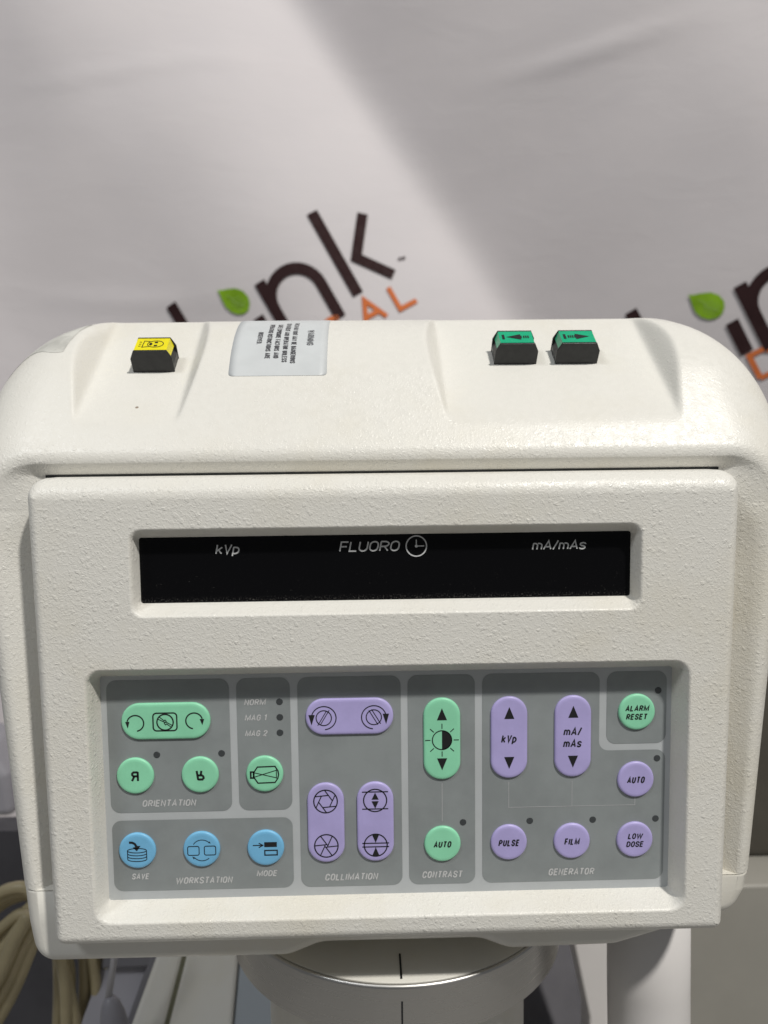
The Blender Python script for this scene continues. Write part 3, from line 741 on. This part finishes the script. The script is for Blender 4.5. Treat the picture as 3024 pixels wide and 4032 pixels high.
for body, x, s0, ln, cap in (('WARNING', -.0368, .0265, .0165, .0036), ('THIS X-RAY UNIT MAY BE DANGEROUS', -.0450, .0235, .0435, .0027), ('TO PATIENT AND OPERATOR UNLESS', -.0492, .0235, .0420, .0027),
        ('SAFE EXPOSURE FACTORS AND', -.0535, .0240, .0365, .0027), ('OPERATING INSTRUCTIONS ARE', -.0578, .0242, .0370, .0027), ('OBSERVED.', -.0628, .0258, .0130, .0027)):
    # the text reads down the slope, towards the operator
    end = {'WARNING': .0218, 'THIS X-RAY UNIT MAY BE DANGEROUS': .0078, 'TO PATIENT AND OPERATOR UNLESS': .0086, 'SAFE EXPOSURE FACTORS AND': .0115, 'OPERATING INSTRUCTIONS ARE': .0112, 'OBSERVED.': .0232}[body]
    def fn(a, b, z, x=x, end=end, ln=ln):
        s = ls0 + end + (ln / 2 - a); return on_top(x + b, d_of(s), .00036 + z)
    lw = MB(); text(lw, body, 0, 0, ln, cap, 0, .17, 0, 0, fn); lw.build('lettering', M['greyink'], lb)
def tp(u, v_):
    x = -.1925 + .032 * u + .004 * v_; d = .056 + .030 * v_ + .004 * math.sin(5 * u) * (1 - v_)
    return x, d
v, f = patch(tp, 14, 14, .0002)
v = [p if p[1] > .1 else (p[0], .13, p[2]) for p in v]
tpo = mesh_obj('tape_remnant', v, f, M['tape'], con, True, label='torn greyish tape residue on the corner')

# ------------------------------------------------------------------ swivel mount below
sw = empty('swivel_mount', 'round cream disc in a brushed metal ring below the console, with index marks', 'swivel mount')
CX, CZ, YD, RD = .0056, -.1164, -.160, .0982
def lathe(prof, name, m_, smooth=True, n=96):
    rg = [[(CX + r * math.cos(2 * math.pi * k / n), y, CZ + r * math.sin(2 * math.pi * k / n)) for k in range(n)] for r, y in prof]
    v, f = bridge(rg); b = MB(); b.add(v, f, 0, smooth); b.add(rg[0], [list(range(n))]); b.add(rg[-1], [list(range(n))])
    o = b.build(name, m_, sw)
    q = bmesh.new(); q.from_mesh(o.data); bmesh.ops.remove_doubles(q, verts=q.verts, dist=1e-7); bmesh.ops.recalc_face_normals(q, faces=q.faces[:]); q.to_mesh(o.data); q.free(); o.data.set_sharp_from_angle(angle=math.radians(40))
    return o
dsc = lathe([(RD - .006, YD - .006), (RD, YD - .006), (RD, YD - .0003), (RD - .0004, YD)], 'disc', M['paint_plain'])
rgo = lathe([(.080, YD - .028), (.0996, YD - .028), (.1002, YD - .0274), (.1002, YD - .0024)] + [(.0986 + .0016 * math.cos(t), YD - .0024 + .0019 * math.sin(t)) for t in (.3, .6, .9, 1.2, 1.5)] + [(.0984, YD - .004)], 'ring', M['metal'])
lathe([(.079, -.9), (.079, YD - .0275)], 'column', M['paint_plain'])
lathe([(.06, YD - .001), (.06, -.1400)], 'hub', M['paint_plain'])
mk = MB(); a = math.atan2(1, -.02)
box(mk, .0046, .0056, YD + .00002, YD + .0004, CZ + RD - .0215, CZ + RD - .0025); mk.build('index_mark', M['ink'], sw)
mk = MB(); box(mk, .0047, .0056, YD - .0245, YD - .0085, CZ + .0995, CZ + .1004); mk.build('index_mark', M['ink'], sw)

# ------------------------------------------------------------------ machine parts and equipment behind and below
def prism_y(mb, loop, y0, y1, mi=0):      # loop in x,z ; extruded in y
    n = len(loop); v = [(x, y0, z) for x, z in loop] + [(x, y1, z) for x, z in loop]
    mb.add(v, [[i, (i + 1) % n, n + (i + 1) % n, n + i] for i in range(n)] + [list(range(n))[::-1], [n + i for i in range(n)]], mi)
def extr(mb, loop, z0, z1, bev=.004, mi=0, lean=0.):
    slab(mb, loop, z0, z1, bev, mi, 3)
    if lean: mb.v = [(x, y, z + lean * (-.31 - y)) for x, y, z in mb.v]          # lower edge towards the operator
# cream cabinet left of the swivel: front panel, olive seam, blue-grey inner panel
cab = empty('machine_cabinet', 'cream painted lower cabinet with olive seam left of the swivel column', 'machine body')
b = MB(); extr(b, [(-.300, -.62), (-.240, -.62), (-.154, -.262), (-.160, -.255), (-.170, -.262)], -.34, -.26, .004, 0, .6); b.build('edge_panel', M['paint_plain'], cab)
b = MB(); extr(b, [(-.242, -.62), (-.236, -.62), (-.150, -.262), (-.156, -.262)], -.34, -.2615, .001, 0, .6); b.build('seam', M['olive'], cab)
b = MB(); extr(b, [(-.236, -.62), (-.135, -.62), (-.118, -.255), (-.150, -.255)], -.34, -.259, .004, 0, .6); b.build('front_panel', M['paint_plain'], cab)
b = MB(); extr(b, [(-.1345, -.62), (.03, -.62), (.03, -.255), (-.1175, -.255)], -.34, -.266, .003, 0, .6); b.build('inner_panel', M['bluegrey'], cab)
b = MB(); extr(b, [(.0305, -.62), (.24, -.62), (.24, -.215), (.0305, -.215)], -.34, -.275, .003, 0, .6); b.build('shaded_chassis', M['darkgrey'], cab)  # dark grey colour stands in for the shade on the chassis
# storage panel with dark frame
st = empty('storage_panel', 'pale grey panel in a dark grey slanted frame beside the cream cabinet', 'panel')
b = MB(); extr(b, [(-.300, -.50), (-.215, -.50), (-.190, -.346), (-.250, -.346)], -.36, -.345, .002, 0, .6); b.build('panel', M['panelgrey'], st)
b = MB(); extr(b, [(-.262, -.50), (-.236, -.50), (-.182, -.330), (-.203, -.330)], -.35, -.330, .003, 0, .6); b.build('frame_bar', M['framegrey'], st)
b = MB(); extr(b, [(-.250, -.3515), (-.206, -.3515), (-.1985, -.325), (-.250, -.325)], -.35, -.3305, .003, 0, .6); b.build('frame_bar', M['framegrey'], st)
# rod with grip
rd = empty('rod_handle', 'thin grey metal rod rising out of a grey plastic grip', 'handle')
b = MB(); tube(b, [(-.1985, -.235, -.205), (-.2005, -.265, -.203), (-.2065, -.303, -.2)], .0024, 12); b.build('rod', M['palegrey'], rd)
b = MB(); tube(b, [(-.2055, -.298, -.2), (-.2052, -.300, -.2), (-.2045, -.304, -.2), (-.2035, -.312, -.2), (-.202, -.33, -.2), (-.200, -.37, -.2)], [.002, .0045, .0066, .0088, .0118, .015], 18); b.build('grip', M['grey'], rd)
# coil of tan cable hanging at the left
coil = empty('cable_coil', 'coil of tan cable hanging at the lower left behind the console', 'cable')
def cpt(u, v, z): return (-.334 + .000213 * u - .00001 * (v - 3600), -.276 - .000233 * (v - 3520), z)
for zc, wd_, L_ in ((-.292, .0060, [(-90, 3580), (0, 3512), (70, 3480), (140, 3484), (205, 3560), (250, 3700), (285, 3860), (290, 4150)]), (-.300, .0058, [(-90, 3650), (0, 3572), (70, 3535), (130, 3530), (190, 3590), (235, 3720), (245, 3880), (235, 4150)]),
        (-.284, .0060, [(-80, 3720), (0, 3648), (60, 3600), (120, 3560), (180, 3560)]), (-.262, .0070, [(205, 3500), (150, 3590), (95, 3710), (40, 3800), (-20, 3890), (-90, 3990)]), (-.272, .0066, [(235, 3560), (185, 3660), (130, 3790), (70, 3900), (0, 4010), (-60, 4100)]),
        (-.310, .0055, [(180, 3500), (270, 3560), (330, 3680), (365, 3820), (380, 3940), (372, 4150)]), (-.320, .0050, [(240, 3500), (330, 3600), (385, 3740), (410, 3880), (408, 4150)]), (-.315, .0062, [(300, 3600), (318, 3760), (325, 3900), (318, 4150)]), (-.288, .0056, [(-90, 3860), (-20, 3770), (40, 3680), (95, 3600), (150, 3545), (200, 3520)]), (-.278, .0056, [(-90, 3930), (-20, 3840), (30, 3750), (80, 3660), (140, 3580), (200, 3540)]), (-.305, .0056, [(-90, 3760), (0, 3690), (70, 3630), (140, 3590), (200, 3600)]), (-.308, .0050, [(190, 3560), (225, 3660), (262, 3780), (278, 3900), (262, 4150)]), (-.296, .0055, [(-90, 3615), (0, 3545), (80, 3508), (150, 3516), (215, 3600), (262, 3760), (300, 3920), (345, 4150)]), (-.268, .0058, [(225, 3540), (165, 3640), (110, 3760), (50, 3860), (-10, 3960), (-80, 4060)]), (-.318, .0048, [(210, 3520), (300, 3640), (352, 3780), (372, 3920), (352, 4150)]), (-.255, .0050, [(-40, 4010), (40, 3995), (75, 4040), (80, 4150)])):
    L_ = [np.array(q, float) for q in L_]; Q_ = []
    for i in range(len(L_) - 1):
        p0, p1, p2, p3 = L_[max(i - 1, 0)], L_[i], L_[i + 1], L_[min(i + 2, len(L_) - 1)]
        for k in range(8):
            t = k / 8; q = .5 * (2 * p1 + (p2 - p0) * t + (2 * p0 - 5 * p1 + 4 * p2 - p3) * t * t + (3 * p1 - p0 - 3 * p2 + p3) * t ** 3); Q_.append(cpt(q[0], q[1], zc))
    b = MB(); tube(b, Q_, wd_ * .84, 12); b.build('cable_strand', M['hose'], coil)
b = MB(); tube(b, [(-.262, -.26, -.345), (-.268, -.36, -.345), (-.272, -.55, -.345)], .0055, 10); b.build('grey_hose', M['palegrey'], label='straight pale grey hose hanging inside the tan cable coil', cat='hose')
b = MB(); box(b, -.40, -.2, -.95, -.27, -.43, -.40); b.build('dark_cover', M['darkgrey'], label='dark grey cover behind the hanging tan cables', cat='cover')
# post, tapered arm and enamel cabinet at the right
b = MB(); tube(b, [(.1530, -.150, -.085), (.1532, -.21, -.083), (.1545, -.27, -.083), (.160, -.7, -.083)], .0234, 40); b.build('support_post', M['post'], label='thick pale grey round post below the right side of the console', cat='post')
b = MB(); extr(b, rpoly([(.1480, -.62), (.1600, -.62), (.1630, -.19), (.117, -.19), (.134, -.248), (.1470, -.31)], .004, 3), -.20, -.18, .0025); b.build('tapered_bracket', M['post'], label='pale bracket narrowing downwards left of the round grey post', cat='bracket')
b = MB(); extr(b, rpoly([(.262, -.95), (.9, -.95), (.9, -.345), (.272, -.345)], .012, 4), -.8, -.40, .003); b.build('enamel_cabinet', M['drab'], label='drab grey enamel cabinet at the lower right behind the post', cat='cabinet')
b = MB(); extr(b, rpoly([(.362, -.345), (.7, -.345), (.7, -.085), (.39, -.085), (.372, -.10)], .01, 4), -.7, -.45, .01); b.build('shaded_background_block', M['drabdark'], label='dark block standing in for the shaded background at the right edge', cat='case')  # dark block added in place of floor and wall lying in shade
# slivers seen past the left side of the console
b = MB(); extr(b, rpoly([(-.62, -.342), (-.53, -.342), (-.448, -.345), (-.455, -.29), (-.48, -.255), (-.62, -.235)], .012, 4), -.66, -.58, .01); b.build('grey_case', M['grey'], label='rounded dark grey case glimpsed left of the console', cat='case')
b = MB(); box(b, -.9, -.40, -.43, -.405, -.66, -.575); box(b, -.9, -.40, -.95, -.43, -.66, -.585); b.build('cream_ledge', M['paint_plain'], label='cream ledge at the left edge above the tan cables', cat='ledge')
